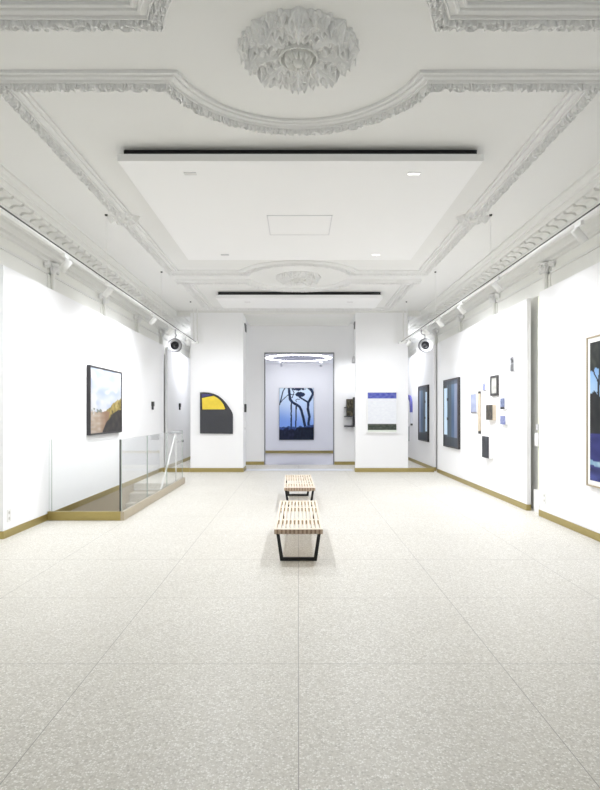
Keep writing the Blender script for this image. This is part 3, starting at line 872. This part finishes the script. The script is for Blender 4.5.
# small works on the middle display wall
def yy(px): return Yw(px, 3.43)
def small(name, label, cat, pa, pb, ta, ba, fun, depth=.035, frame=None, fw=.015, mat_w=0, nu=20, nv=26, side=None):
    """pa/pb: far and near face edges in picture pixels; ta/ba: top and bottom at the middle"""
    xw = 3.47-depth
    yb, ya = Yw(pa, xw), Yw(pb, xw); ym = (ya+yb)/2
    wall_picture(name, label, cat, 1, ya, yb, Z(ba, ym), Z(ta, ym), depth, fun, frame, fw, mat_w, nu, nv, 'small artworks on the display wall', side=side, gain=.6)
def blot(base, alt, dark=None, k=1):
    def fn(u, v):
        c = mixc(base, alt, .5+1.3*nz(u, v, 4, k))
        if dark and v > dark[0]: c = dark[1]
        return c
    return fn
def greyphoto(u, v):
    n = nz(u, v, 4, 2)
    c = mixc((150, 150, 152), (196, 196, 198), .5+n)
    if abs(v-.25) < .14 and abs(u-.5+.2*math.sin(v*14)) < .3: c = (72, 74, 78)
    if v > .5: c = mixc((96, 98, 102), (150, 150, 152), .5+n)
    if v > .86: c = (120, 120, 124)
    return c
small('small_photograph', 'small grey photograph, highest of the small artworks', 'picture', 510.2, 513.7, 356.8, 371.4, greyphoto)
small('small_framed_drawing', 'small dark-framed pale drawing, upper middle of the small artworks', 'picture', 489.9, 496.9, 375.6, 395.6, blot((216, 216, 208), (232, 232, 226)), .035, M['dark'], .04)
small('tiny_blue_canvas', 'tiny mottled blue canvas, just beside the dark-framed drawing', 'picture', 482.3, 485.4, 383.2, 390.2, blot((150, 158, 214), (206, 212, 240), None, 5), .03)
small('pale_blue_sheet', 'plain pale blue sheet next to the upright wooden stick', 'picture', 470.7, 476.6, 394, 413, blot((190, 200, 236), (208, 216, 242), (.94, (150, 146, 150))), .02)
small('dark_brown_canvas', 'small dark mottled canvas with tan edge, centre of the small artworks', 'picture', 486, 492.6, 404.8, 420, blot((70, 68, 64), (112, 104, 92), None, 9), .06, side=M['tan'])
small('blue_grey_canvas', 'small blue-grey canvas with dark lower edge, above the lavender one', 'picture', 500.2, 504.6, 398.2, 409.2, blot((118, 130, 170), (160, 172, 206), (.8, (66, 66, 76)), 3), .04)
small('lavender_canvas', 'small lavender canvas, below the blue-grey one', 'picture', 500.2, 505.4, 415.6, 424.5, blot((142, 152, 206), (178, 186, 226), None, 4), .04)
small('charcoal_canvas', 'charcoal canvas with white edge, lowest of the small artworks', 'picture', 482, 489, 436.2, 457.8, blot((58, 60, 68), (82, 84, 92), None, 6), .08)
ys = yy(478.6); org = (3.47, ys, Z(433.5, ys))
t = thing('wooden_stick', 'upright tan wooden stick with dark ends on the wall, beside the pale blue sheet', 'wall sculpture', org)
MB().tube([(3.445, ys, Z(431, ys)), (3.44, ys+.01, Z(412, ys)), (3.445, ys, Z(393.5, ys))], [.03, .027, .03], 10).build('shaft', M['tan'], t, org)
for a, b in ((431, 433.7), (391.2, 393.5)):
    MB().tube([(3.445, ys, Z(a, ys)), (3.445, ys, Z(b, ys))], .026, 10).build('dark_tip', M['dark'], t, org)

# blue arch-shaped wall piece and pale strip far along the aisle
def wallprism(name, label, cat, pts, parts):
    pass
yA = 17.3; org = (3.47, yA, 1.1)
t = thing('blue_wall_hanging', 'curved blue and white wall piece half hidden behind the framed pillar', 'wall sculpture', org)
arc = [(17.2+.0, 1.50), (17.22, 1.78), (17.32, 1.93), (17.5, 2.02), (17.75, 2.05), (17.75, 1.92), (17.55, 1.88), (17.45, 1.80), (17.42, 1.5)]
MB().prism(arc, lambda p: (3.47, p[0], p[1]), lambda p: (3.42, p[0], p[1])).build('blue_curve', M['blue'], t, org)
MB().bevbox(3.43, 3.47, 17.2, 17.42, 1.16, 1.498, .004).build('white_lower_part', M['pale'], t, org)
MB().bevbox(3.425, 3.47, 17.2, 17.34, 1.10, 1.158, .004).build('dark_foot', M['dark'], t, org)
org = (3.47, 17.85, .62)
t = thing('pale_wall_strip', 'narrow pale grey strip low on the wall, below the curved blue piece', 'wall sculpture', org)
MB().bevbox(3.44, 3.47, 17.72, 17.98, .62, 1.04, .004).build('panel', M['lightgrey'], t, org)
MB().bevbox(3.435, 3.47, 17.70, 17.72, .60, 1.06, .002).build('edge_strip', M['grey'], t, org)

# large oak-framed forest picture
def forest(u, v):
    sky = mixc((120, 168, 226), (176, 208, 240), sstep(.05, .4, v))
    c = sky
    can = .22+.10*nz(u, 0, 5, 1)
    if v < can+.05*nz(u, v, 22, 2): c = mixc((26, 30, 30), (62, 66, 56), .4+nz(u, v, 18, 3))
    tr = [([(.16,-.02),(.17,.2),(.14,.36),(.15,.5)], .018), ([(.17,.2),(.26,.1)], .01), ([(.15,.3),(.05,.2)], .008), ([(.5,0),(.48,.5)], .02), ([(.8,0),(.82,.5)], .018)]
    if min(seg((u, v), p)-w_ for p, w_ in tr) < 0: c = (24, 26, 30)
    if v > .37+.05*nz(u, 0, 8, 4)+.02*nz(u, v, 30, 4): c = mixc((22, 24, 28), (44, 46, 44), .4+nz(u, v, 12, 5))
    if v > .66: c = mixc((40, 44, 110), (56, 60, 130), .5+nz(u, v*4, 5, 6))
    if v > .845+.015*math.sin(u*14) and v < .885+.01*math.sin(u*9): c = mixc((130, 170, 200), (176, 206, 222), .5+nz(u, v, 16, 7))
    if v > .9: c = mixc((34, 38, 96), (66, 76, 150), .5+nz(u, v*3, 6, 8))
    return c
wall_picture('framed_forest_painting', 'large oak-framed painting of dark forest over deep blue water on the near display wall', 'painting', 1, 5.30, 6.74, .62, 2.375, .045, forest, M['frame_oak'], .016, .055, 90, 110)

# sockets on the display walls
def socket(sx, y, z, label):
    org = (3.47*sx, y, z); t = thing('wall_socket', label, 'socket', org, 'wall sockets')
    MB().bevbox(3.47*sx, 3.462*sx, y-.045, y+.045, z-.075, z+.075, .002).build('plate', M['socket'], t, org)
    for dz_ in (-.035, .035):
        MB().lathe([(0, 0), (.018, 0), (.02, -.001)], (3.4612*sx, y, z+dz_), (-sx, 0, 0), 14).build('outlet', M['hole'], t, org)
yS = Yw(9.5, 3.46); socket(-1, yS, Z(515.5, yS), 'double white wall socket low on the stair-side display wall before the glass railing')
yS = Yw(544, 3.46); socket(1, yS, Z(498, yS), 'double white wall socket low on the display wall of the forest painting')

# heating pipe with valve boxes in the gap between two display walls
yp = 8.42; org = (3.6, yp, 0)
t = thing('heating_pipe', 'white heating pipe with valve in the gap between two display walls', 'pipe', org)
MB().tube([(3.585, yp, .0), (3.585, yp, PH)], .022, 12).build('riser', M['cream'], t, org)
MB().bevbox(3.535, 3.64, yp-.06, yp+.06, Z(446, yp), Z(433, yp), .008).build('valve_body', M['white_metal'], t, org)
MB().tube([(3.56, yp, Z(430, yp)), (3.56, yp, Z(424, yp))], .025, 12).build('valve_knob', M['lightgrey'], t, org)
MB().bevbox(3.535, 3.64, yp-.09, yp+.09, 0, Z(490, yp), .008).build('lower_casing', M['white_metal'], t, org)

# ------------------------------------------------------------------ things in the recess
YR = DY; org = (P(349.5, YR), YR, Z(426.8, YR))
t = thing('shelf_sculpture', 'dark stepped shelf sculpture on the recess wall beside the doorway', 'wall sculpture', org)
def rbx(px0, px1, py0, py1, d): return MB().box(P(px0, YR), P(px1, YR), YR-d, YR, Z(py1, YR), Z(py0, YR))
def olive(u, v): 
    n = nz(u, v, 6, 3); c = mixc((52, 50, 42), (126, 118, 92), .4+1.3*n)
    return (70, 68, 58) if abs(v-.62) < .1 else c
rbx(346.1, 353, 399.2, 416, .16).build('box', M['dark'], t, org)
xa, xb_ = P(346.3, YR), P(352.8, YR)
mb, cols = grid_canvas((xa, YR-.1615, Z(415.8, YR)), (xb_-xa, 0, 0), (0, 0, Z(399.4, YR)-Z(415.8, YR)), None, 20, 40, olive)
mb.build('box_front', M['paint'], t, org, cols)
rbx(352.6, 354.2, 397.5, 416, .22).build('upright_board', M['dark'], t, org)
rbx(343.9, 346.0, 407.2, 408, .2).build('shelf', M['charcoal'], t, org)
rbx(343.9, 355.8, 416.1, 417, .2).build('shelf', M['charcoal'], t, org)
rbx(352.4, 355.6, 417, 425.3, .18).build('lower_post', M['frame_black'], t, org)
rbx(343.9, 355.8, 425.3, 426.8, .2).build('shelf', M['charcoal'], t, org)
# control panels on the inner side of one pillar
xs = -1.39; org = (xs, 14.62, 1.6)
t = thing('intercom', 'small dark intercom panel on the inner side of a white pillar', 'intercom', org)
MB().bevbox(xs, xs+.04, 14.5, 14.72, 1.5, 1.71, .005).build('housing', M['dark'], t, org)
MB().bevbox(xs+.04, xs+.044, 14.53, 14.69, 1.60, 1.69, .002).build('screen', M['cone'], t, org)
org = (xs, 14.6, 1.08)
t = thing('light_switch', 'small pale switch below the dark intercom on the pillar', 'switch', org)
MB().bevbox(xs, xs+.012, 14.55, 14.65, 1.03, 1.13, .003).build('plate', M['socket'], t, org)
MB().bevbox(xs+.012, xs+.018, 14.57, 14.63, 1.06, 1.10, .002).build('rocker', M['grey'], t, org)
for (x, s_, ya, yb, lb) in ((-1.39, 1, 14.5, 14.9, 'dark metal bracket high inside the pillar that carries the intercom'), (1.43, -1, 14.22, 14.33, 'dark metal bracket high inside the pillar beside the shelf sculpture')):
    org = (x, (ya+yb)/2, 3.6); t = thing('shutter_mount', lb, 'bracket', org)
    MB().prism([(ya, 3.78), (yb, 3.78), (yb, 3.60), ((ya+yb)/2, 3.60)], lambda p: (x, p[0], p[1]), lambda p: (x+.03*s_, p[0], p[1])).build('side_plate', M['spk'], t, org)
    MB().tube([(x+.02*s_, (ya+yb)/2, 3.72), (x+.045*s_, (ya+yb)/2, 3.72)], .02, 12).build('axle', M['grey'], t, org)
# spotlight in the recess aimed at the shelf sculpture, and in the far room
def ceiling_spot(x, y, zc, drop, aim, label, energy, color, group=None):
    org = (x, y, zc); t = thing('ceiling_spotlight', label, 'spotlight', org, group)
    MB().lathe([(0, -.02), (.04, -.02), (.045, 0)], org, (0, 0, 1), 16).build('ceiling_plate', M['white_metal'], t, org)
    MB().tube([(x, y, zc-.015), (x, y, zc-drop)], .008, 8).build('stem', M['white_metal'], t, org)
    c = Vector((x, y, zc-drop-.02)); d = (Vector(aim)-c).normalized()
    MB().lathe([(0, -.08), (.04, -.08), (.05, -.07), (.052, .09), (.046, .09), (.046, .075)], c, d, 18).build('lamp_head', M['lightgrey'], t, org)
    MB().lathe([(0, .074), (.046, .074)], c, d, 18).build('lens', M['lens'], t, org)
    spot_lamp('lamp', c+d*.11, aim, energy, 172, 1.0, color, .04, t)
ceiling_spot(1.50, 15.35, 3.97, 1.02, (1.46, 16.2, 1.4), 'white spotlight hung in the recess over the shelf sculpture', 70, WARM)
COOL = (.93, .95, 1)
ceiling_spot(-2.98, 16.5, CZ, .12, (-3.05, 16.5, 0), 'added unseen spotlight brightening the aisle behind the pillar of the shaped panel', 330, WARM)  # added fill lamp, hidden by the pillar, to brighten this aisle
ceiling_spot(3.0, 16.5, CZ, .12, (3.07, 16.5, 0), 'added unseen spotlight brightening the aisle behind the pillar of the white-framed painting', 330, WARM)  # same added lamp for the opposite aisle, also out of view
ceiling_spot(P(281.5, 19.4), 19.4, 3.29, .10, (P(281.5, 19.4), 20.9, 1.3), 'small grey far-room spotlight, above the stair-side edge of the tree painting', 45, COOL, 'spotlights of the far room')
ceiling_spot(P(321, 19.4), 19.4, 3.29, .10, (P(321, 19.4), 20.9, 1.3), 'small grey far-room spotlight, above the tree painting edge opposite the stairs', 45, COOL, 'spotlights of the far room')
org = (0, 18.6, 3.29)
t = thing('ring_light', 'large glowing ring light on the ceiling of the far room', 'ceiling light', org)
MB().lathe([(1.08, -.014), (.93, -.014)], org, (0, 0, 1), 64).build('ring_diffuser', M['ring'], t, org)
MB().lathe([(.0, -.012), (.929, -.012)], org, (0, 0, 1), 64).build('disc', M['lavender'], t, org)

# ------------------------------------------------------------------ light, world, camera
def area(name, loc, rot, sx_, sy_, energy, color):
    l = bpy.data.lights.new(name, 'AREA'); l.shape = 'RECTANGLE'; l.size = sx_; l.size_y = sy_; l.energy = energy; l.color = color
    o = bpy.data.objects.new(name, l); C.objects.link(o); o.location = loc; o.rotation_euler = rot
    return o
# added area lamps standing for daylight at the two unseen openings behind the camera
for x in (-1.7, 1.7):
    area('added_daylight', (x, Y0-.3, 2.0), (PI/2, 0, 0), 2.4, 3.0, 16, (.80, .88, 1))
W = bpy.data.worlds.new('World'); S.world = W; W.use_nodes = True
W.node_tree.nodes['Background'].inputs[0].default_value = (.85, .92, 1, 1)
W.node_tree.nodes['Background'].inputs[1].default_value = 1.0

cam = bpy.data.cameras.new('camera'); co = bpy.data.objects.new('camera', cam); C.objects.link(co)
co.location = (0, 0, HC); co.rotation_euler = (PI/2, 0, 0)
cam.sensor_fit = 'HORIZONTAL'; cam.sensor_width = 36; cam.lens = 36*F/600
cam.shift_x = 1.5/600; cam.shift_y = 18/600 
cam.clip_start = .05; cam.clip_end = 100
S.camera = co

S.view_settings.view_transform = 'Standard'; S.view_settings.look = 'None'
S.view_settings.gamma = 1; S.view_settings.use_curve_mapping = False
S.view_settings.exposure = -0.97
cy = S.cycles
cy.max_bounces = 12; cy.diffuse_bounces = 8; cy.glossy_bounces = 4; cy.transparent_max_bounces = 16; cy.transmission_bounces = 6
cy.use_denoising = True
cy.caustics_reflective = False; cy.caustics_refractive = False
